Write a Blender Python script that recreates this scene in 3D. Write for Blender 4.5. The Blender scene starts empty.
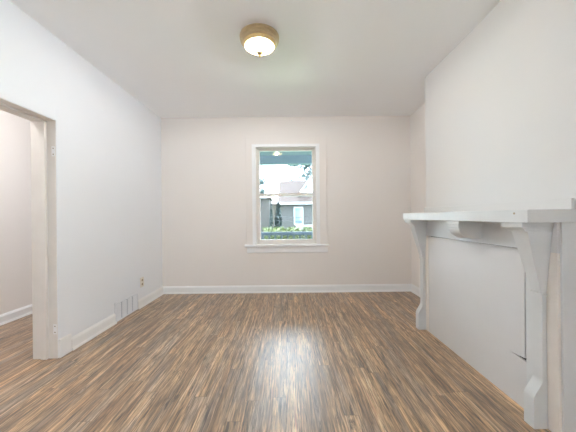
import bpy, math, random
from mathutils import Vector, Matrix

C = bpy.context.scene.collection
SC = bpy.context.scene
random.seed(7)
R = math.radians

# ------------------------------------------------------------------ camera
cd = bpy.data.cameras.new('camera')
cd.sensor_fit = 'HORIZONTAL'; cd.sensor_width = 36.0
cd.lens = 275.0 / 576.0 * 36.0
cd.shift_x = 0.5 / 576.0
cd.shift_y = 0.8 / 576.0
cd.clip_start = 0.02; cd.clip_end = 300
cam = bpy.data.objects.new('camera', cd); C.objects.link(cam)
cam.location = (0, 0, 1.119)
cam.rotation_euler = (Matrix.Rotation(R(90), 3, 'X') @ Matrix.Rotation(R(-0.6), 3, 'Z')).to_euler()
SC.camera = cam

# ------------------------------------------------------------------ world, sun, daylight, exposure
w = bpy.data.worlds.new('sky'); SC.world = w; w.use_nodes = True
bg = w.node_tree.nodes['Background']
bg.inputs['Color'].default_value = (0.80, 0.91, 1.0, 1)
bg.inputs['Strength'].default_value = 16.0

def lamp(name, kind, loc, energy, color, rot=(0, 0, 0), size=None, size_y=None, radius=None):
    l = bpy.data.lights.new(name, kind); l.energy = energy; l.color = color
    if kind == 'AREA':
        l.shape = 'RECTANGLE'; l.size = size; l.size_y = size_y or size
    if radius is not None: l.shadow_soft_size = radius
    o = bpy.data.objects.new(name, l); o.location = loc; o.rotation_euler = rot
    C.objects.link(o); return o

sun = lamp('sun', 'SUN', (0, 30, 30), 2.6, (1.0, 0.95, 0.86), (0, 0, 0))
sun.rotation_euler = Vector((0.0, 0.62, 0.78)).to_track_quat('Z', 'Y').to_euler()
sun.data.angle = R(1.0)

VS = SC.view_settings
SC.display_settings.display_device = 'sRGB'
VS.view_transform = 'Standard'; VS.look = 'None'; VS.gamma = 1.0; VS.use_curve_mapping = False
VS.exposure = 0.42
SC.cycles.max_bounces = 12; SC.cycles.diffuse_bounces = 8; SC.cycles.glossy_bounces = 6
SC.cycles.transparent_max_bounces = 16

# ------------------------------------------------------------------ materials
def nodes(name):
    m = bpy.data.materials.new(name); m.use_nodes = True
    nt = m.node_tree; b = nt.nodes['Principled BSDF']
    return m, nt, b

def N(nt, t, **kw):
    n = nt.nodes.new(t)
    for k, v in kw.items(): setattr(n, k, v)
    return n

def math_(nt, op, a, b=None):
    n = N(nt, 'ShaderNodeMath', operation=op)
    for i, v in enumerate((a, b)):
        if v is None: continue
        if isinstance(v, (int, float)): n.inputs[i].default_value = v
        else: nt.links.new(v, n.inputs[i])
    return n.outputs[0]

def ramp(nt, fac, stops):
    r = N(nt, 'ShaderNodeValToRGB'); e = r.color_ramp.elements
    while len(e) < len(stops): e.new(0.5)
    for el, (p, c) in zip(e, stops): el.position = p; el.color = (*c, 1)
    nt.links.new(fac, r.inputs[0]); return r.outputs[0]

def mix(nt, blend, fac, a, b):
    n = N(nt, 'ShaderNodeMix', data_type='RGBA', blend_type=blend)
    for s, v in ((n.inputs[0], fac), (n.inputs[6], a), (n.inputs[7], b)):
        if isinstance(v, (int, float)): s.default_value = v
        elif isinstance(v, tuple): s.default_value = (*v, 1)
        else: nt.links.new(v, s)
    return n.outputs[2]

def paint(name, col, rough=0.6, var=0.02, scale=3.0, bump=0.03, bscale=180, spec=0.3, metal=0.0):
    m, nt, b = nodes(name)
    tc = N(nt, 'ShaderNodeTexCoord')
    n = N(nt, 'ShaderNodeTexNoise'); n.inputs['Scale'].default_value = scale; n.inputs['Detail'].default_value = 4
    nt.links.new(tc.outputs['Object'], n.inputs['Vector'])
    lo = tuple(max(0, c * (1 - var)) for c in col); hi = tuple(min(1, c * (1 + var)) for c in col)
    nt.links.new(ramp(nt, n.outputs['Fac'], [(0.3, lo), (0.7, hi)]), b.inputs['Base Color'])
    b.inputs['Roughness'].default_value = rough; b.inputs['Metallic'].default_value = metal
    b.inputs['Specular IOR Level'].default_value = spec
    if bump:
        n2 = N(nt, 'ShaderNodeTexNoise'); n2.inputs['Scale'].default_value = bscale; n2.inputs['Detail'].default_value = 2
        nt.links.new(tc.outputs['Object'], n2.inputs['Vector'])
        bp = N(nt, 'ShaderNodeBump'); bp.inputs['Strength'].default_value = bump; bp.inputs['Distance'].default_value = 0.003
        nt.links.new(n2.outputs['Fac'], bp.inputs['Height']); nt.links.new(bp.outputs[0], b.inputs['Normal'])
    return m

def floor_material():
    m, nt, b = nodes('vinyl_plank_floor')
    L = nt.links.new
    tc = N(nt, 'ShaderNodeTexCoord'); sp = N(nt, 'ShaderNodeSeparateXYZ'); L(tc.outputs['Object'], sp.inputs[0])
    W, LEN = 0.082, 1.25
    u = math_(nt, 'DIVIDE', math_(nt, 'ADD', sp.outputs[0], 20.52), W)
    row = math_(nt, 'FLOOR', u); fu = math_(nt, 'FRACT', u)
    wn = N(nt, 'ShaderNodeTexWhiteNoise', noise_dimensions='1D'); L(row, wn.inputs['W'])
    v = math_(nt, 'ADD', math_(nt, 'DIVIDE', math_(nt, 'ADD', sp.outputs[1], 40.0), LEN), wn.outputs['Value'])
    col = math_(nt, 'FLOOR', v); fv = math_(nt, 'FRACT', v)
    cb = N(nt, 'ShaderNodeCombineXYZ'); L(row, cb.inputs[0]); L(col, cb.inputs[1])
    pw = N(nt, 'ShaderNodeTexWhiteNoise', noise_dimensions='2D'); L(cb.outputs[0], pw.inputs['Vector'])
    rnd = pw.outputs['Value']
    # grain coordinates: stretched along the plank, shifted by plank
    gx = math_(nt, 'ADD', sp.outputs[0], math_(nt, 'MULTIPLY', rnd, 37.0))
    gy = math_(nt, 'ADD', sp.outputs[1], math_(nt, 'MULTIPLY', rnd, 91.0))
    def grain(sx, sy, detail, dist, rough=0.6):
        c = N(nt, 'ShaderNodeCombineXYZ'); L(math_(nt, 'MULTIPLY', gx, sx), c.inputs[0]); L(math_(nt, 'MULTIPLY', gy, sy), c.inputs[1])
        n = N(nt, 'ShaderNodeTexNoise'); n.inputs['Scale'].default_value = 1; n.inputs['Detail'].default_value = detail
        n.inputs['Roughness'].default_value = rough; n.inputs['Distortion'].default_value = dist
        L(c.outputs[0], n.inputs['Vector']); return n.outputs['Fac']
    broad = grain(15, 0.85, 4, 0.9)
    mid = grain(52, 2.6, 5, 1.4)
    fine = grain(160, 8, 4, 0.6)
    dark = grain(26, 1.7, 6, 2.2, 0.7)
    hue = grain(8, 0.9, 3, 0.6)
    base = ramp(nt, broad, [(0.28, (0.130, 0.067, 0.028)), (0.42, (0.315, 0.190, 0.092)), (0.58, (0.470, 0.318, 0.178)), (0.73, (0.70, 0.52, 0.34))])
    base = mix(nt, 'MIX', ramp(nt, hue, [(0.48, (0, 0, 0)), (0.66, (0.62, 0.62, 0.62))]), base, (0.285, 0.250, 0.225))
    base = mix(nt, 'OVERLAY', 0.9, base, ramp(nt, mid, [(0.34, (0.14, 0.13, 0.12)), (0.66, (0.84, 0.83, 0.82))]))
    base = mix(nt, 'OVERLAY', 0.7, base, ramp(nt, fine, [(0.34, (0.15, 0.15, 0.15)), (0.66, (0.85, 0.85, 0.85))]))
    base = mix(nt, 'MULTIPLY', 0.9, base, ramp(nt, dark, [(0.37, (0.10, 0.065, 0.045)), (0.46, (1, 1, 1))]))
    tone = ramp(nt, rnd, [(0.0, (0.70, 0.65, 0.60)), (0.2, (0.95, 0.92, 0.88)), (0.6, (1.05, 1.0, 0.93)), (0.8, (1.08, 1.10, 1.12)), (1.0, (1.27, 1.23, 1.15))])
    base = mix(nt, 'MULTIPLY', 1.0, base, tone)
    # plank joints
    eu = math_(nt, 'MULTIPLY', math_(nt, 'MINIMUM', fu, math_(nt, 'SUBTRACT', 1.0, fu)), W)
    ev = math_(nt, 'MULTIPLY', math_(nt, 'MINIMUM', fv, math_(nt, 'SUBTRACT', 1.0, fv)), LEN)
    ed = math_(nt, 'MINIMUM', eu, ev)
    seam = ramp(nt, math_(nt, 'DIVIDE', ed, 0.004), [(0.25, (0.62, 0.57, 0.54)), (0.8, (1, 1, 1))])
    base = mix(nt, 'MULTIPLY', 1.0, base, seam)
    L(base, b.inputs['Base Color'])
    b.inputs['Specular IOR Level'].default_value = 1.0; b.inputs['IOR'].default_value = 1.6
    rr = N(nt, 'ShaderNodeMapRange'); rr.inputs['To Min'].default_value = 0.34; rr.inputs['To Max'].default_value = 0.44
    L(mid, rr.inputs['Value']); L(rr.outputs[0], b.inputs['Roughness'])
    b.inputs['Coat Weight'].default_value = 0.6; b.inputs['Coat Roughness'].default_value = 0.5; b.inputs['Coat IOR'].default_value = 1.6
    bp = N(nt, 'ShaderNodeBump'); bp.inputs['Strength'].default_value = 0.12; bp.inputs['Distance'].default_value = 0.002
    L(mid, bp.inputs['Height']); L(bp.outputs[0], b.inputs['Normal'])
    return m

def glass_material():
    m = bpy.data.materials.new('window_glass'); m.use_nodes = True
    nt = m.node_tree; nt.nodes.clear()
    o = N(nt, 'ShaderNodeOutputMaterial'); mx = N(nt, 'ShaderNodeMixShader'); tr = N(nt, 'ShaderNodeBsdfTransparent')
    gl = N(nt, 'ShaderNodeBsdfGlossy'); gl.inputs['Roughness'].default_value = 0.02
    fr = N(nt, 'ShaderNodeFresnel'); fr.inputs['IOR'].default_value = 1.5
    tr.inputs['Color'].default_value = (0.95, 0.985, 1.0, 1)
    nt.links.new(math_(nt, 'MULTIPLY', fr.outputs[0], 1.0), mx.inputs[0])
    nt.links.new(tr.outputs[0], mx.inputs[1]); nt.links.new(gl.outputs[0], mx.inputs[2])
    nt.links.new(mx.outputs[0], o.inputs['Surface']); return m

def brick_material(name, c1, c2, mortar, scale=1.0):
    m, nt, b = nodes(name)
    tc = N(nt, 'ShaderNodeTexCoord'); sp = N(nt, 'ShaderNodeSeparateXYZ'); nt.links.new(tc.outputs['Object'], sp.inputs[0])
    cb = N(nt, 'ShaderNodeCombineXYZ'); nt.links.new(math_(nt, 'ADD', sp.outputs[0], sp.outputs[1]), cb.inputs[0]); nt.links.new(sp.outputs[2], cb.inputs[1])
    br = N(nt, 'ShaderNodeTexBrick'); br.inputs['Color1'].default_value = (*c1, 1); br.inputs['Color2'].default_value = (*c2, 1)
    br.inputs['Mortar'].default_value = (*mortar, 1); br.inputs['Scale'].default_value = scale
    br.inputs['Brick Width'].default_value = 0.23; br.inputs['Row Height'].default_value = 0.08; br.inputs['Mortar Size'].default_value = 0.012
    nt.links.new(cb.outputs[0], br.inputs['Vector']); nt.links.new(br.outputs['Color'], b.inputs['Base Color'])
    b.inputs['Roughness'].default_value = 0.9; return m

def bowl_material():
    m = bpy.data.materials.new('frosted_lamp_glass'); m.use_nodes = True
    nt = m.node_tree; nt.nodes.clear(); L = nt.links.new
    o = N(nt, 'ShaderNodeOutputMaterial')
    tc = N(nt, 'ShaderNodeTexCoord'); sp = N(nt, 'ShaderNodeSeparateXYZ'); L(tc.outputs['Object'], sp.inputs[0])
    r2 = math_(nt, 'SQRT', math_(nt, 'ADD', math_(nt, 'POWER', math_(nt, 'ABSOLUTE', sp.outputs[0]), 2.0), math_(nt, 'POWER', math_(nt, 'ABSOLUTE', sp.outputs[1]), 2.0)))
    em = N(nt, 'ShaderNodeEmission')
    L(ramp(nt, math_(nt, 'DIVIDE', r2, 0.135), [(0.30, (1.0, 0.86, 0.56)), (0.75, (0.95, 0.72, 0.34)), (1.0, (0.78, 0.54, 0.22))]), em.inputs['Color'])
    em.inputs['Strength'].default_value = 0.5
    tl = N(nt, 'ShaderNodeBsdfTranslucent'); tl.inputs['Color'].default_value = (0.42, 0.33, 0.18, 1)
    gl = N(nt, 'ShaderNodeBsdfGlossy'); gl.inputs['Roughness'].default_value = 0.15
    tr = N(nt, 'ShaderNodeBsdfTransparent'); tr.inputs['Color'].default_value = (1, 0.97, 0.92, 1)
    m1 = N(nt, 'ShaderNodeMixShader'); m1.inputs[0].default_value = 0.8; L(tl.outputs[0], m1.inputs[1]); L(tr.outputs[0], m1.inputs[2])
    m2 = N(nt, 'ShaderNodeMixShader'); m2.inputs[0].default_value = 0.06; L(m1.outputs[0], m2.inputs[1]); L(gl.outputs[0], m2.inputs[2])
    ad = N(nt, 'ShaderNodeAddShader'); L(m2.outputs[0], ad.inputs[0]); L(em.outputs[0], ad.inputs[1])
    L(ad.outputs[0], o.inputs['Surface']); return m

def emit_material(name, col, s):
    m, nt, b = nodes(name)
    b.inputs['Emission Color'].default_value = (*col, 1); b.inputs['Emission Strength'].default_value = s
    b.inputs['Base Color'].default_value = (*col, 1); return m

def leaf_material(name, a, b_):
    m, nt, b = nodes(name)
    tc = N(nt, 'ShaderNodeTexCoord'); n = N(nt, 'ShaderNodeTexNoise'); n.inputs['Scale'].default_value = 2.5; n.inputs['Detail'].default_value = 5
    nt.links.new(tc.outputs['Object'], n.inputs['Vector'])
    nt.links.new(ramp(nt, n.outputs['Fac'], [(0.35, a), (0.65, b_)]), b.inputs['Base Color'])
    b.inputs['Roughness'].default_value = 0.7; return m

M = dict(
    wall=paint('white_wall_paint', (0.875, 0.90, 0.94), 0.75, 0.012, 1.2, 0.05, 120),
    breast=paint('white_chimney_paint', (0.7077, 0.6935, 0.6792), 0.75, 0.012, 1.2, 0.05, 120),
    back=paint('white_back_wall_paint', (0.86, 0.82, 0.785), 0.75, 0.012, 1.2, 0.05, 120),
    ceil=paint('white_ceiling_paint', (0.945, 0.955, 0.97), 0.42, 0.012, 1.0, 0.02, 90, 0.5),
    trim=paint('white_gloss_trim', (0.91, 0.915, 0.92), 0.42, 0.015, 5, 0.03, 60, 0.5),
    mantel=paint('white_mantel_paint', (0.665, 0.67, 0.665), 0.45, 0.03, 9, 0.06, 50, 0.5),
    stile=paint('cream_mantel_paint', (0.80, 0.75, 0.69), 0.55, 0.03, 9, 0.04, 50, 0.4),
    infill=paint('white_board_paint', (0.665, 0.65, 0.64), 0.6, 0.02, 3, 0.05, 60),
    dark=paint('dark_gap', (0.03, 0.028, 0.026), 0.9, 0.1),
    jamb=paint('cream_jamb_paint', (0.82, 0.785, 0.745), 0.5, 0.025, 6, 0.04, 60, 0.4),
    sash=paint('offwhite_sash_paint', (0.80, 0.765, 0.72), 0.5, 0.02, 6, 0.03, 60, 0.4),
    floor=floor_material(), glass=glass_material(),
    vent=paint('pale_blue_white_metal', (0.86, 0.89, 0.94), 0.4, 0.01, 5, 0, 60, 0.5),
    slot=paint('grey_blue_vent_slot', (0.42, 0.46, 0.54), 0.7, 0.03),
    plate=paint('ivory_plate', (0.78, 0.73, 0.66), 0.4, 0.01, 5, 0, 60, 0.5),
    socket=paint('tan_socket', (0.42, 0.34, 0.25), 0.5, 0.03),
    brass=paint('brushed_brass', (0.72, 0.60, 0.40), 0.32, 0.04, 30, 0, 60, 0.5, 0.85),
    rimglow=paint('painted_rim_glow', (0.86, 0.66, 0.32), 0.4, 0.05, 40, 0, 60, 0.5, 0.3),  # yellow glow at the lit bowl's edge, painted as an opaque colour
    finial=paint('aged_brass', (0.42, 0.34, 0.20), 0.35, 0.04, 30, 0, 60, 0.5, 0.8),
    bowl=bowl_material(), bulb=emit_material('bulb_glow', (1, 0.88, 0.65), 14.0),
    porchblue=paint('porch_blue_paint', (0.0910, 0.1292, 0.1484), 0.6, 0.03),
    railblue=paint('rail_blue_paint', (0.0278, 0.0466, 0.0650), 0.6, 0.04),
    deck=paint('porch_boards', (0.35, 0.36, 0.36), 0.8, 0.08),
    brick=brick_material('grey_brick', (0.0261, 0.0245, 0.0256), (0.0338, 0.0321, 0.0321), (0.0424, 0.0424, 0.0424)),
    brick2=brick_material('brown_brick', (0.0280, 0.0238, 0.0227), (0.0349, 0.0296, 0.0280), (0.0454, 0.0433, 0.0412)),
    roof=paint('pink_shingles', (0.0341, 0.0231, 0.0198), 0.9, 0.12, 4),
    white=paint('white_exterior_trim', (0.2228, 0.2258, 0.2310), 0.6, 0.02),
    tan=paint('tan_siding', (0.0440, 0.0376, 0.0312), 0.9, 0.1),
    pane=paint('blue_window_pane', (0.0607, 0.0945, 0.1215), 0.1, 0.1, 2, 0, 60, 0.8),
    leafpale=leaf_material('pale_teal_leaves', (0.0242, 0.0462, 0.0462), (0.0484, 0.0704, 0.0678)),
    leafdark=leaf_material('dark_evergreen', (0.0024, 0.0100, 0.0100), (0.0060, 0.0220, 0.0200)),
    leafbright=leaf_material('sunlit_hedge_leaves', (0.0143, 0.0306, 0.0047), (0.0816, 0.0979, 0.0245)),
    bark=paint('bark', (0.10, 0.08, 0.06), 0.9, 0.2, 8),
    grass=leaf_material('lawn_grass', (0.05, 0.12, 0.03), (0.12, 0.22, 0.06)),
    cable=paint('black_cable', (0.02, 0.02, 0.025), 0.6, 0.05),
)

# ------------------------------------------------------------------ mesh helpers
class MB:
    def __init__(s): s.v = []; s.f = []
    def add(s, vs, fs):
        o = len(s.v); s.v += [tuple(v) for v in vs]; s.f += [tuple(i + o for i in f) for f in fs]; return s
    def box(s, x0, y0, z0, x1, y1, z1):
        x0, x1 = sorted((x0, x1)); y0, y1 = sorted((y0, y1)); z0, z1 = sorted((z0, z1))
        return s.add([(x0, y0, z0), (x1, y0, z0), (x1, y1, z0), (x0, y1, z0), (x0, y0, z1), (x1, y0, z1), (x1, y1, z1), (x0, y1, z1)],
                     [(0, 3, 2, 1), (4, 5, 6, 7), (0, 1, 5, 4), (1, 2, 6, 5), (2, 3, 7, 6), (3, 0, 4, 7)])
    def hexa(s, low, high):      # two matching quads (counter-clockwise from above)
        return s.add(list(low) + list(high), [(0, 3, 2, 1), (4, 5, 6, 7), (0, 1, 5, 4), (1, 2, 6, 5), (2, 3, 7, 6), (3, 0, 4, 7)])
    def prism(s, poly, axis, a, b):   # poly in the other two axes, order (x,y,z) minus axis
        def p(q, t):
            q = list(q); q.insert('xyz'.index(axis), t); return q
        n = len(poly); vs = [p(q, a) for q in poly] + [p(q, b) for q in poly]
        fs = [tuple(range(n))[::-1], tuple(range(n, 2 * n))] + [(i, (i + 1) % n, n + (i + 1) % n, n + i) for i in range(n)]
        return s.add(vs, fs)
    def holed(s, axis, a, b, outer, hole):   # slab between a and b along axis with a rectangular hole
        u0, v0, u1, v1 = outer; p0, q0, p1, q1 = hole
        o = [(u0, v0), (u1, v0), (u1, v1), (u0, v1)]; h = [(p0, q0), (p1, q0), (p1, q1), (p0, q1)]
        def p(q, t):
            q = list(q); q.insert('xyz'.index(axis), t); return q
        vs = [p(q, a) for q in o + h] + [p(q, b) for q in o + h]
        fs = []
        for i in range(4):
            j = (i + 1) % 4
            fs += [(i, j, 4 + j, 4 + i), (8 + i, 12 + i, 12 + j, 8 + j), (i, 8 + i, 8 + j, j), (4 + i, 4 + j, 12 + j, 12 + i)]
        return s.add(vs, fs)
    def lathe(s, prof, cx, cy, n=48):
        vs = []; fs = []
        for r, z in prof:
            for k in range(n):
                t = 2 * math.pi * k / n; vs.append((cx + r * math.cos(t), cy + r * math.sin(t), z))
        for i in range(len(prof) - 1):
            for k in range(n):
                j = (k + 1) % n; fs.append((i * n + k, i * n + j, (i + 1) * n + j, (i + 1) * n + k))
        return s.add(vs, fs)
    def tube(s, pts, r, n=8):
        pts = [Vector(p) for p in pts]; vs = []; fs = []
        for i, p in enumerate(pts):
            d = (pts[min(i + 1, len(pts) - 1)] - pts[max(i - 1, 0)]).normalized()
            a = d.orthogonal().normalized(); b = d.cross(a)
            rr = r[i] if isinstance(r, (list, tuple)) else r
            vs += [p + (a * math.cos(2 * math.pi * k / n) + b * math.sin(2 * math.pi * k / n)) * rr for k in range(n)]
        for i in range(len(pts) - 1):
            for k in range(n):
                j = (k + 1) % n; fs.append((i * n + k, i * n + j, (i + 1) * n + j, (i + 1) * n + k))
        fs += [tuple(range(n))[::-1], tuple(range((len(pts) - 1) * n, len(pts) * n))]
        return s.add(vs, fs)
    def build(s, name, mat, parent=None, bevel=0, smooth=False, origin=None):
        me = bpy.data.meshes.new(name)
        po = ORG.get(parent, Vector()) if parent else Vector()
        g = Vector(origin) if origin is not None else po
        me.from_pydata([Vector(v) - g for v in s.v], [], s.f); me.update()
        import bmesh
        bm = bmesh.new(); bm.from_mesh(me); bmesh.ops.recalc_face_normals(bm, faces=bm.faces); bm.to_mesh(me); bm.free()
        if smooth:
            me.polygons.foreach_set('use_smooth', [True] * len(me.polygons))
            me.set_sharp_from_angle(angle=R(40))
        me.materials.append(mat)
        o = bpy.data.objects.new(name, me); C.objects.link(o)
        if parent: o.parent = parent
        o.location = g - po
        ORG[o] = g
        if bevel:
            md = o.modifiers.new('bevel', 'BEVEL'); md.width = bevel; md.segments = 2; md.limit_method = 'ANGLE'; md.angle_limit = R(35)
        return o

ORG = {}
def tag(o, label=None, cat=None, group=None, kind=None):
    for k, v in (('label', label), ('category', cat), ('group', group), ('kind', kind)):
        if v: o[k] = v
    return o
def thing(name, loc, label, cat, group=None, kind=None):
    o = bpy.data.objects.new(name, None); o.location = loc; o.empty_display_size = 0.1
    C.objects.link(o); ORG[o] = Vector(loc); return tag(o, label, cat, group, kind)
def struct(o, label, cat): return tag(o, label, cat, None, 'structure')

# ------------------------------------------------------------------ room dimensions (metres; camera stands at y = 0)
XL, XR, YB, YR, H = -1.86, 1.828, 4.072, -4.2, 2.6
XH, YH = -3.07, 4.6          # hall beyond the doorway
DY0, DY1, DZ = 1.42, 2.213, 1.912   # doorway
T = 0.19
WX0, WX1, WZ0, WZ1 = -0.515, 0.478, 0.712, 2.19   # window opening

struct(MB().box(XH - 0.2, YR - 0.2, -0.12, XR + 0.2, YH + 0.02, 0).build('floor', M['floor'], origin=(0, 0, 0)),
       'brown and grey wood-look plank floor running towards the window', 'floor')
struct(MB().box(XH - 0.4, YR - 0.4, H, XR + 0.4, YB + 0.2, H + 0.25).build('ceiling', M['ceil']), 'flat white painted ceiling', 'ceiling')
struct(MB().holed('y', YB, YB + 0.2, (XL - T, -0.2, XR + 0.2, H), (WX0, WZ0, WX1, WZ1)).build('wall_back', M['back']),
       'white back wall around the window', 'wall')
struct(MB().prism([(YR, 0), (DY0, 0), (DY0, DZ), (DY1, DZ), (DY1, 0), (YB, 0), (YB, H), (YR, H)], 'x', XL - T, XL).build('wall_left', M['wall']),
       'white left wall with the open doorway', 'wall')
struct(MB().holed('x', XR, XR + 0.2, (YR - 0.2, -0.1, YB, H), (-3.45, 0.85, -2.15, 2.0)).build('wall_right', M['back']),  # unseen rear opening, added and sized to let sky light into the room
       'white right wall behind the chimney breast', 'wall')
struct(MB().box(XH - 0.2, YR - 0.2, -0.1, XR + 0.2, YR, H).build('wall_rear', M['wall']), 'white wall behind the viewer', 'wall')
struct(MB().box(XH - 0.2, YR, -0.1, XH, YH, H).build('wall_hall', M['back']), 'white wall of the hall seen through the doorway', 'wall')
struct(MB().box(XH - 0.2, YB + 0.2, 0, XL - T, YB + 0.4, H).build('wall_hall_end', M['wall']), 'white end wall of the hall', 'wall')
BX, BY0, BY1 = 1.49, 1.41, 2.955
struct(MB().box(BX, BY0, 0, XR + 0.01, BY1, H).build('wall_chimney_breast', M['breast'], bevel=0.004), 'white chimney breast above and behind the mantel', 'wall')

# baseboards: profiled board along a run
def board_profile(h=0.108, t=0.016):
    return [(0, 0), (t + 0.012, 0), (t + 0.012, 0.012), (t + 0.004, 0.020), (t, 0.022), (t, h - 0.022), (t - 0.005, h - 0.012), (t - 0.008, h - 0.004), (0.003, h), (0, h)]
def baseboard(name, axis, wall, sgn, a, b, label):
    pr = [(wall + sgn * q[0], q[1]) for q in board_profile()]
    return struct(MB().prism(pr, axis, a, b).build(name, M['trim']), label, 'baseboard')
baseboard('baseboard_back', 'x', YB, -1, XL, XR, 'white baseboard below the window wall')
baseboard('baseboard_left', 'y', XL, 1, 2.34, 2.935, 'white baseboard between doorway and floor vent')
baseboard('baseboard_left_corner', 'y', XL, 1, 3.385, YB - 0.02, 'white baseboard from floor vent to back corner')
baseboard('baseboard_left_rear', 'y', XL, 1, YR, DY0 - 0.12, 'white baseboard beside the near side of the doorway')
baseboard('baseboard_right', 'y', XR, -1, BY1, YB - 0.02, 'white baseboard in the alcove right of the window')
baseboard('baseboard_hall', 'y', XH, 1, YR, YH - 0.4, 'white baseboard of the hall beyond the doorway')

# ------------------------------------------------------------------ doorway
d = thing('door_1', (XL, DY1, 0), 'white cased doorway opening in the left wall, without a door', 'doorway', None, 'structure')
JT = 0.006
# jamb lining (stop side is thicker; the room-side rebate is where a door once hung)
MB().box(XL - T, DY1 - 0.012, 0, XL - 0.115, DY1, DZ).build('jamb', M['jamb'], d, 0.002)
MB().box(XL - 0.115, DY1 - 0.024, 0, XL - 0.070, DY1, DZ).build('door_stop', M['jamb'], d, 0.002)
MB().box(XL - 0.067, DY1 - 0.003, 0, XL + 0.001, DY1, DZ).build('jamb_rebate', M['jamb'], d)
MB().box(XL - T - 0.012, DY1 + 0.004, 0, XL - T, DY1 + 0.1, DZ + 0.1).build('hall_casing', M['trim'], d, 0.003)
MB().box(XL - T, DY0, 0, XL, DY0 + 0.016, DZ).build('jamb', M['jamb'], d, 0.002)
MB().box(XL - T, DY0, DZ - 0.005, XL - 0.115, DY1, DZ).build('head_jamb', M['jamb'], d, 0.002)
MB().box(XL - 0.115, DY0, DZ - 0.016, XL - 0.070, DY1, DZ).build('head_stop', M['jamb'], d, 0.002)
MB().box(XL - 0.067, DY0, DZ - 0.002, XL, DY1, DZ).build('head_rebate', M['jamb'], d)
# flat casing on the room side
m = MB(); m.box(XL, DY1, 0, XL + 0.006, DY1 + 0.118, DZ + 0.10).build('casing', M['wall'], d, 0.002)
MB().box(XL, DY0 - 0.118, 0, XL + 0.006, DY0, DZ + 0.10).build('casing', M['wall'], d, 0.002)
MB().box(XL, DY0, DZ, XL + 0.006, DY1, DZ + 0.10).build('head_casing', M['wall'], d, 0.002)
MB().hexa([(XL, DY1, 0), (XL + 0.022, DY1, 0), (XL + 0.022, DY1 + 0.118, 0), (XL, DY1 + 0.118, 0)],
          [(XL, DY1, 0.15), (XL + 0.020, DY1, 0.15), (XL + 0.020, DY1 + 0.118, 0.15), (XL, DY1 + 0.118, 0.15)]).build('plinth_block', M['trim'], d, 0.003)
for zc in (1.665, 0.235):
    hg = MB().box(XL - 0.030, DY1 - 0.0045, zc - 0.04, XL - 0.004, DY1 - 0.003, zc + 0.04).build('hinge_leaf', M['trim'], d)
    s = MB()
    for dz in (-0.024, 0.024): s.lathe([(0.0, 0), (0.0045, 0), (0.0045, 0.002), (0.0, 0.002)], XL - 0.016, DY1 - 0.0045, 10)
    # screw heads face the opening
    s2 = MB()
    for dz in (-0.024, 0.024):
        s2.prism([(XL - 0.016 + 0.005 * math.cos(k * math.pi / 4), zc + dz + 0.005 * math.sin(k * math.pi / 4)) for k in range(8)], 'y', DY1 - 0.006, DY1 - 0.0045)
    s2.build('screw', M['socket'], hg)

# ------------------------------------------------------------------ window
wn = thing('window_1', (-0.02, YB, WZ0), 'white double-hung window with flat casing in the back wall', 'window', None, 'structure')
Y = YB
# jamb liner, bright inner edge
m = MB().holed('y', Y - 0.032, Y + 0.16, (WX0 - 0.001, WZ0 - 0.001, WX1 + 0.001, WZ1 + 0.001), (WX0 + 0.055, WZ0 + 0.004, WX1 - 0.050, WZ1 - 0.040))
m.build('window_frame', M['trim'], wn, 0.002)
# flat casing
m = MB().holed('y', Y - 0.024, Y, (-0.607, WZ0, 0.582, 2.315), (WX0 - 0.001, WZ0 - 0.01, WX1 + 0.001, WZ1 + 0.001))
m.build('casing', M['back'], wn, 0.003)
# inner stops
m = MB()
for x0, x1 in ((WX0 + 0.055, WX0 + 0.066), (WX1 - 0.060, WX1 - 0.050)): m.box(x0, Y + 0.005, WZ0 + 0.004, x1, Y + 0.03, WZ1 - 0.040)
m.box(WX0 + 0.055, Y + 0.005, WZ1 - 0.052, WX1 - 0.050, Y + 0.03, WZ1 - 0.040)
m.build('stop_bead', M['sash'], wn, 0.002)
MB().prism([(Y + 0.03, WZ0 - 0.034), (Y - 0.044, WZ0 - 0.034), (Y - 0.050, WZ0 - 0.028), (Y - 0.050, WZ0 - 0.006), (Y - 0.044, WZ0), (Y + 0.03, WZ0 + 0.004)], 'x', -0.632, 0.602).build('stool', M['trim'], wn, 0.002)
MB().prism([(Y, 0.588), (Y - 0.012, 0.588), (Y - 0.018, 0.596), (Y - 0.018, WZ0 - 0.034), (Y, WZ0 - 0.034)], 'x', -0.602, 0.590).build('apron', M['trim'], wn, 0.002)
SX0, SX1 = WX0 + 0.058, WX1 - 0.053
ZM = 1.452
def sash(name, y0, y1, z0, z1, gl):
    o = MB().holed('y', y0, y1, (SX0, z0, SX1, z1), gl).build(name, M['sash'], wn, 0.003)
    yc = (y0 + y1) / 2
    MB().box(gl[0] - 0.005, yc - 0.002, gl[1] - 0.005, gl[2] + 0.005, yc + 0.002, gl[3] + 0.005).build('pane', M['glass'], o)
    return o
up = sash('upper_sash', Y + 0.072, Y + 0.108, ZM - 0.022, WZ1 - 0.036, (-0.412, ZM + 0.020, 0.378, 2.112))
lo = sash('lower_sash', Y + 0.030, Y + 0.066, WZ0 + 0.004, ZM + 0.018, (-0.402, 0.782, 0.374, ZM - 0.020))
lk = MB().lathe([(0, ZM + 0.018), (0.022, ZM + 0.018), (0.022, ZM + 0.028), (0.012, ZM + 0.034), (0, ZM + 0.034)], 0.18, Y + 0.05, 16).box(0.172, Y + 0.03, ZM + 0.028, 0.222, Y + 0.042, ZM + 0.036)
lk.build('sash_lock', M['sash'], lo)

# ------------------------------------------------------------------ fireplace mantel
mt = thing('fireplace_mantel', (1.345, 2.06, 0), 'white painted wooden mantel with scrolled bracket legs against the chimney breast', 'mantel')
SF = 1.345
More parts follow.
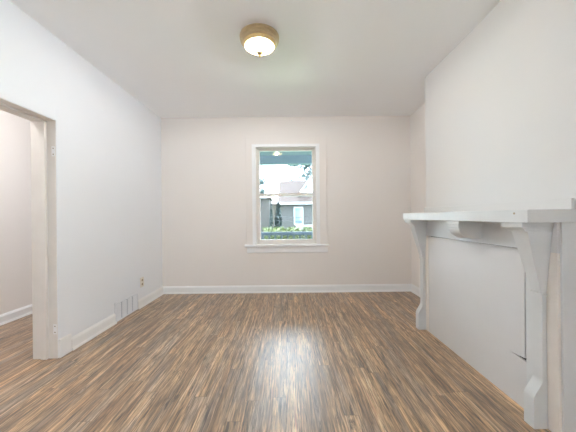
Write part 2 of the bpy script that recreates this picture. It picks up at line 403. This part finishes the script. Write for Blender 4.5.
# shelf
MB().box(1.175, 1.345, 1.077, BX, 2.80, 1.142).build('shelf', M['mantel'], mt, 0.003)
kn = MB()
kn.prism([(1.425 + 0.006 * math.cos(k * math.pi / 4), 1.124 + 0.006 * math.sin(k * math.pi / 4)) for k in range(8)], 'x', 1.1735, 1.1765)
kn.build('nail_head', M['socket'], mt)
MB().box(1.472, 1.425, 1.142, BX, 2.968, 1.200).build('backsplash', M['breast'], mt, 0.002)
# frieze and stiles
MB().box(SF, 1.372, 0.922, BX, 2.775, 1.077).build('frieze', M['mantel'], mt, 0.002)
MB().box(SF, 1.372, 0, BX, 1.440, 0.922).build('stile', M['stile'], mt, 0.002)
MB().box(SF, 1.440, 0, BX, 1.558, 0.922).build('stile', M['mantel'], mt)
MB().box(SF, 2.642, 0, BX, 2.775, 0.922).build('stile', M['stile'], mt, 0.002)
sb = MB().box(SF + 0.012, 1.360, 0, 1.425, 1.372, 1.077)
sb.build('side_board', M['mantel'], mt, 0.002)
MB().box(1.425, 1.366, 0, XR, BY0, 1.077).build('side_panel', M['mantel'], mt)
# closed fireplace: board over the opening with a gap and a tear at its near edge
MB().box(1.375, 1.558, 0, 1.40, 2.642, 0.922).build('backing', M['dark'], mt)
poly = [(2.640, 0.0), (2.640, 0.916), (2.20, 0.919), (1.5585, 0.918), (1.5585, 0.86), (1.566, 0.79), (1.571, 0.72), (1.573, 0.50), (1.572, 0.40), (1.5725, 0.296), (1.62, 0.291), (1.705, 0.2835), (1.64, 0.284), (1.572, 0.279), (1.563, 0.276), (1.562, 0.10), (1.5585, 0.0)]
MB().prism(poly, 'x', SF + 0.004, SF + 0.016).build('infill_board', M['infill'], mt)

def pilaster(y0, y1):
    yc = (y0 + y1) / 2
    pl = MB().box(1.320, y0, 0.245, SF, y1, 0.70).build('pilaster', M['mantel'], mt, 0.002)
    # base block with ogee top
    pr = [(SF, 0.0), (1.272, 0.0), (1.272, 0.150)]
    for k in range(1, 11):
        t = k / 10; s_ = t * t * (3 - 2 * t)
        pr.append((1.272 + (1.320 - 1.272) * s_, 0.150 + 0.105 * t))
    pr.append((SF, 0.255))
    MB().prism([(p[0], p[1]) for p in pr], 'y', y0 - 0.001, y1 + 0.001).build('base_block', M['mantel'], pl, 0.001)
    MB().box(1.312, y0 - 0.006, 0.692, SF, y1 + 0.006, 0.706).build('collar', M['mantel'], pl, 0.002)
    # flared corbel
    MB().hexa([(1.318, y0, 0.706), (SF, y0, 0.706), (SF, y1, 0.706), (1.318, y1, 0.706)],
              [(1.222, y0 - 0.030, 1.030), (SF, y0 - 0.036, 1.030), (SF, y1 + 0.010, 1.030), (1.222, y1 + 0.010, 1.030)]).build('corbel', M['mantel'], pl, 0.002)
    c = MB().box(1.208, y0 - 0.034, 1.030, SF, y1 + 0.016, 1.041).box(1.196, y0 - 0.039, 1.041, SF, y1 + 0.024, 1.050).box(1.184, y0 - 0.044, 1.050, SF, y1 + 0.034, 1.077)
    c.build('capital', M['mantel'], pl, 0.002)
pilaster(1.432, 1.492)
pilaster(2.690, 2.750)
# centre bracket under the shelf
pr = [(SF, 1.046), (1.186, 1.046), (1.184, 1.032)]
for k in range(0, 13):
    t = k / 12 * math.pi / 2
    pr.append((1.188 + 0.105 * (1 - math.cos(t)), 1.028 - 0.078 * math.sin(t)))
pr += [(1.315, 0.951), (SF, 0.957)]
br = MB().prism(pr, 'y', 1.905, 2.035).build('center_bracket', M['mantel'], mt, 0.002)
MB().box(1.178, 1.895, 1.046, SF, 2.045, 1.062).box(1.184, 1.90, 1.062, SF, 2.04, 1.077).build('bracket_cap', M['mantel'], br, 0.002)

# ------------------------------------------------------------------ ceiling light
LX, LY = -0.214, 2.25
cl = thing('ceiling_light', (LX, LY, H), 'round brass flush ceiling light with glowing frosted bowl', 'ceiling light')
prof = [(0.0, H), (0.150, H), (0.158, H - 0.005), (0.161, H - 0.013), (0.160, H - 0.020), (0.150, H - 0.023), (0.149, H - 0.026), (0.157, H - 0.029), (0.158, H - 0.035), (0.147, H - 0.039), (0.146, H - 0.042),
        (0.153, H - 0.045), (0.153, H - 0.051), (0.142, H - 0.055), (0.141, H - 0.060), (0.133, H - 0.062), (0.131, H - 0.055), (0.131, H - 0.03), (0.0, H - 0.03)]
MB().lathe(prof, LX, LY, 64).build('canopy', M['brass'], cl, 0, True)
prof = []
for k in range(0, 15):
    t = k / 14 * math.pi / 2
    prof.append((0.006 + 0.123 * math.cos(t) ** 1.1 if k < 14 else 0.006, H - 0.052 - 0.078 * math.sin(t)))
b = MB().lathe(prof, LX, LY, 64).build('glass_bowl', M['bowl'], cl, 0, True)
MB().lathe([(0.131, H - 0.050), (0.133, H - 0.058), (0.130, H - 0.070), (0.124, H - 0.082), (0.119, H - 0.087), (0.117, H - 0.084), (0.124, H - 0.074), (0.129, H - 0.062), (0.130, H - 0.052)], LX, LY, 64).build('rim_glow_ring', M['rimglow'], b, 0, True)  # added opaque ring: yellow glow at the bowl edge, shields ceiling from lamp
z = H - 0.134
MB().lathe([(0, z + 0.006), (0.018, z + 0.006), (0.025, z - 0.002), (0.025, z - 0.008), (0.020, z - 0.014), (0.009, z - 0.019), (0.007, z - 0.026), (0.009, z - 0.032), (0.006, z - 0.040), (0, z - 0.042)], LX, LY, 20).build('finial', M['finial'], cl, 0, True)
for sx in (-1, 1):
    pf = [(0.001, H - 0.080)] + [(0.018 * math.sin(k * math.pi / 10), H - 0.062 - 0.018 * math.cos(k * math.pi / 10)) for k in range(1, 9)] + [(0.011, H - 0.042), (0.011, H - 0.03)]
    MB().lathe(pf, LX + sx * 0.052, LY, 20).build('bulb', M['bulb'], cl, 0, True)
lamp('ceiling_light_glow', 'POINT', (LX, LY, H - 0.088), 56, (0.925, 0.96, 1.0), radius=0.03)

# unseen light added in the hall to brighten its wall and the jamb
hl = thing('added_hall_light', (-2.5, 1.95, H), 'unseen round light added to brighten the hall beyond the doorway', 'ceiling light', None, 'structure')
MB().lathe([(0, H), (0.10, H), (0.10, H - 0.02), (0.06, H - 0.03), (0, H - 0.03)], -2.5, 1.95, 32).build('canopy', M['trim'], hl, 0, True)
lamp('added_hall_fill', 'POINT', (-2.5, 1.95, H - 0.16), 19, (1.0, 0.97, 0.94), radius=0.06)

# ------------------------------------------------------------------ floor vent and outlet
vt = thing('wall_register', (XL, 3.16, 0), 'white metal floor-level air vent in the left wall baseboard', 'air vent')
y0, y1, z0, z1 = 2.937, 3.383, 0.004, 0.214
MB().holed('x', XL + 0.0005, XL + 0.012, (y0, z0, y1, z1), (y0 + 0.012, z0 + 0.014, y1 - 0.012, z1 - 0.020)).build('frame', M['vent'], vt, 0.002)
MB().box(XL + 0.0005, y0 + 0.008, z0 + 0.01, XL + 0.003, y1 - 0.008, z1 - 0.01).build('back_plate', M['slot'], vt)
n = 4; gy0, gy1 = y0 + 0.010, y1 - 0.010; pw_ = (gy1 - gy0) / n
for k in range(n):
    a = gy0 + k * pw_ + 0.009; bb = gy0 + (k + 1) * pw_ - 0.009
    g = MB()
    for q in range(9):
        zz = z0 + 0.020 + q * 0.0188
        g.hexa([(XL + 0.003, a, zz), (XL + 0.010, a, zz - 0.002), (XL + 0.010, bb, zz - 0.002), (XL + 0.003, bb, zz)],
               [(XL + 0.003, a, zz + 0.0150), (XL + 0.010, a, zz + 0.0125), (XL + 0.010, bb, zz + 0.0125), (XL + 0.003, bb, zz + 0.0150)])
    g.build('louver', M['vent'], vt)

ot = thing('wall_outlet', (XL, 3.493, 0.31), 'ivory electrical outlet plate low on the left wall', 'outlet')
MB().box(XL + 0.0005, 3.453, 0.248, XL + 0.007, 3.533, 0.370).build('cover_plate', M['plate'], ot, 0.002)
for zc in (0.284, 0.334):
    s = MB().prism([(3.493 + 0.017 * math.cos(k * math.pi / 8), zc + 0.0145 * math.sin(k * math.pi / 8)) for k in range(16)], 'x', XL + 0.007, XL + 0.009).build('socket', M['socket'], ot)
    sl = MB()
    for dy in (-0.006, 0.006): sl.box(XL + 0.009, 3.493 + dy - 0.0012, zc - 0.003, XL + 0.0094, 3.493 + dy + 0.0012, zc + 0.007)
    sl.build('slot', M['dark'], s)
MB().prism([(3.493 + 0.004 * math.cos(k * math.pi / 4), 0.309 + 0.004 * math.sin(k * math.pi / 4)) for k in range(8)], 'x', XL + 0.007, XL + 0.0085).build('screw', M['brass'], ot)

# ------------------------------------------------------------------ porch outside the window
struct(MB().box(-6, YB + 0.2, -0.25, 6, 6.5, -0.06).build('porch_deck', M['deck']), 'grey porch deck outside the window', 'porch')
pr_ = thing('porch_roof', (0, 5.3, 2.31), 'blue painted porch ceiling and beam above the window view', 'porch roof', None, 'structure')
MB().box(-6, YB + 0.2, 2.50, 6, 6.8, 2.62).build('ceiling_boards', M['porchblue'], pr_)
MB().box(-6, 6.2, 2.315, 6, 6.36, 2.50).build('beam', M['porchblue'], pr_)
rl = thing('porch_railing', (0, 6.25, -0.06), 'blue wooden porch railing with balusters below the window view', 'railing')
MB().box(-3, 6.215, 0.705, 3, 6.305, 0.775).build('top_rail', M['railblue'], rl, 0.004)
MB().box(-3, 6.23, 0.05, 3, 6.29, 0.12).build('bottom_rail', M['railblue'], rl, 0.004)
for k in range(-9, 10):
    MB().box(k * 0.14 - 0.02, 6.24, 0.12, k * 0.14 + 0.02, 6.28, 0.705).build('baluster', M['railblue'], rl)
for x in (-2.95, 2.95):
    MB().box(x - 0.05, 6.21, -0.06, x + 0.05, 6.31, 2.315).build('post', M['railblue'], rl)

# ------------------------------------------------------------------ street view
GZ = -0.75
struct(MB().box(-60, 6.5, GZ - 0.3, 60, 120, GZ).build('ground', M['grass']), 'lawn outside the window', 'ground')

def gable_house(name, x0, x1, y0, y1, zw, zr, wallm, label):
    h = thing(name, ((x0 + x1) / 2, (y0 + y1) / 2, GZ), label, 'house')
    MB().box(x0, y0, GZ, x1, y1, zw).build('wall', wallm, h)
    ym = (y0 + y1) / 2; e = 0.35
    MB().prism([(y0 - e, zw - 0.12), (ym, zr), (y1 + e, zw - 0.12), (y1 + e, zw + 0.02), (ym, zr + 0.15), (y0 - e, zw + 0.02)], 'x', x0 - e, x1 + e).build('roof', M['roof'], h)
    MB().box(x0 - e, y0 - e - 0.06, zw - 0.18, x1 + e, y0 - e + 0.02, zw + 0.02).build('fascia', M['white'], h)
    return h
def house_window(h, x0, x1, z0, z1, y):
    f_ = MB().holed('y', y - 0.08, y + 0.02, (x0, z0, x1, z1), (x0 + 0.11, z0 + 0.11, x1 - 0.11, z1 - 0.11)).build('window', M['white'], h)
    MB().box(x0 + 0.09, y - 0.03, z0 + 0.09, x1 - 0.09, y + 0.01, z1 - 0.09).build('pane', M['pane'], f_)
h1 = gable_house('brick_house', -0.45, 9.0, 24, 31, 2.36, 4.55, M['brick'], 'grey brick house with pale pink roof beyond the porch railing')
house_window(h1, 0.55, 1.38, 0.40, 1.98, 24)
# front cross-gable on the right
MB().prism([(1.05, 3.05), (2.75, 5.35), (4.45, 3.05)], 'y', 24.6, 28).build('gable_wall', M['white'], h1)
MB().prism([(0.95, 2.95), (2.75, 5.40), (4.55, 2.95), (4.55, 3.22), (2.75, 5.68), (0.95, 3.22)], 'y', 24.3, 28.2).build('gable_roof', M['roof'], h1)
MB().prism([(0.93, 2.90), (2.75, 5.38), (4.57, 2.90), (4.57, 3.12), (2.75, 5.62), (0.93, 3.12)], 'y', 24.22, 24.32).build('barge_board', M['white'], h1)
house_window(h1, 1.76, 2.5, 3.15, 3.98, 24.55)
h2 = thing('brick_outbuilding', (-4.0, 19, GZ), 'brown brick house at the left edge of the window view', 'house')
MB().box(-7, 18, GZ, -1.17, 20, 2.30).build('wall', M['brick2'], h2)
MB().box(-7.2, 17.8, 2.30, -1.05, 20.2, 2.38).build('roof', M['roof'], h2)

def leaves(n, fn, size, name, mat, parent=None, origin=None):
    m = MB()
    for _ in range(n):
        p = Vector(fn()); a = Vector((random.gauss(0, 1), random.gauss(0, 1), random.gauss(0, 1))).normalized(); b = a.orthogonal().normalized()
        s = size * random.uniform(0.6, 1.3)
        c = a.cross(b)
        m.add([p - b * s, p + c * s * 0.45, p + b * s, p - c * s * 0.45], [(0, 1, 2, 3)])
    return m.build(name, mat, parent, origin=origin)
def tree(name, x, y, ztop, zbot, rad, nl, size, mat, label, clumps=14, conic=False):
    t = thing(name, (x, y, GZ), label, 'tree')
    MB().tube([(x, y, GZ), (x + 0.05, y, (GZ + zbot) / 2), (x - 0.05, y, zbot), (x, y, (zbot + ztop) / 2)], [0.2, 0.17, 0.14, 0.06]).build('trunk', M['bark'], t)
    if conic:
        def fn():
            k = random.random() ** 0.6; r = rad * k; a = random.uniform(0, 6.283); q = math.sqrt(random.random())
            return (x + r * q * math.cos(a), y + r * q * math.sin(a), ztop - (ztop - zbot) * k)
    else:
        cs = []
        for _ in range(clumps):
            a = random.uniform(0, 6.283); q = math.sqrt(random.random()) * rad * 0.8
            cs.append((x + q * math.cos(a), y + q * math.sin(a), random.uniform(zbot, ztop), rad * random.uniform(0.22, 0.4)))
        def fn():
            c = random.choice(cs); v = Vector((random.gauss(0, 1), random.gauss(0, 1), random.gauss(0, 1))).normalized() * c[3] * random.random() ** 0.4
            return (c[0] + v.x, c[1] + v.y, c[2] + v.z * 0.8)
    leaves(nl, fn, size, 'foliage', mat, t)
tree('leafy_tree', 2.6, 34, 9.2, 4.6, 3.0, 6500, 0.17, M['leafpale'], 'tall pale leafy tree rising behind the pink roof', 34)
tree('street_tree', -1.95, 17.2, 3.45, 2.6, 0.8, 2200, 0.08, M['leafpale'], 'small pale tree at the left edge of the window view', 12)
def column_tree(name, x, y, z0, z1, r, n, size, label):
    t = thing(name, (x, y, GZ), label, 'tree')
    MB().tube([(x, y, GZ), (x, y, (z0 + z1) / 2)], [0.07, 0.04]).build('trunk', M['bark'], t)
    def fn():
        k = random.random(); a = random.uniform(0, 6.283); q = math.sqrt(random.random()) * r * min(1.0, 2.2 * (1 - k) + 0.15)
        return (x + q * math.cos(a), y + q * math.sin(a), z0 + (z1 - z0) * k)
    leaves(n, fn, size, 'foliage', M['leafdark'], t)
column_tree('evergreen_tree', -0.70, 21.0, GZ + 0.1, 2.15, 0.27, 2600, 0.11, 'dark evergreen in the gap left of the grey brick house')
column_tree('evergreen_shrub', -1.03, 17.4, GZ + 0.1, 1.95, 0.10, 900, 0.07, 'thin dark evergreen at the corner of the brown brick house')
h3 = thing('distant_house', (-2, 45, GZ), 'tan house far off in the gap between the two brick houses', 'house')
MB().box(-6, 42, GZ, 2, 48, 3.0).build('wall', M['tan'], h3)
MB().prism([(41.7, 2.9), (45, 3.6), (48.3, 2.9), (48.3, 3.05), (45, 3.8), (41.7, 3.05)], 'x', -6.3, 2.3).build('roof', M['roof'], h3)
def hedge_fn(): return (random.uniform(-1.2, 1.6), random.uniform(13.6, 14.4), GZ + 0.1 + random.random() ** 0.6 * (1.12 + 0.12 * math.sin(random.random() * 9)))
hd = leaves(3200, hedge_fn, 0.09, 'garden_hedge', M['leafbright'], None, (0.2, 14, GZ))
tag(hd, 'sunlit yellow-green hedge just above the porch railing', 'hedge')
tag(MB().box(0.55, 16.0, GZ, 6, 16.3, 0.55).box(0.5, 15.95, 0.55, 6, 16.35, 0.62).build('garden_wall', M['white'], origin=(3, 16.1, GZ)), 'low white wall in front of the grey brick house', 'garden wall')
for za, zb, lab in [(1.34, 0.94, 'upper dark overhead cable crossing the lower window pane'), (1.01, 0.60, 'lower dark overhead cable crossing the lower window pane')]:
    pts = [(-2.7 + 6.1 * i / 20, 18 + 6 * i / 20, za + (zb - za) * i / 20 + 0.05 * (((i - 10) / 10) ** 2 - 1)) for i in range(21)]
    tag(MB().tube(pts, 0.016, 6).build('overhead_cable', M['cable'], origin=pts[0]), lab, 'cable', 'overhead cables in the window view')
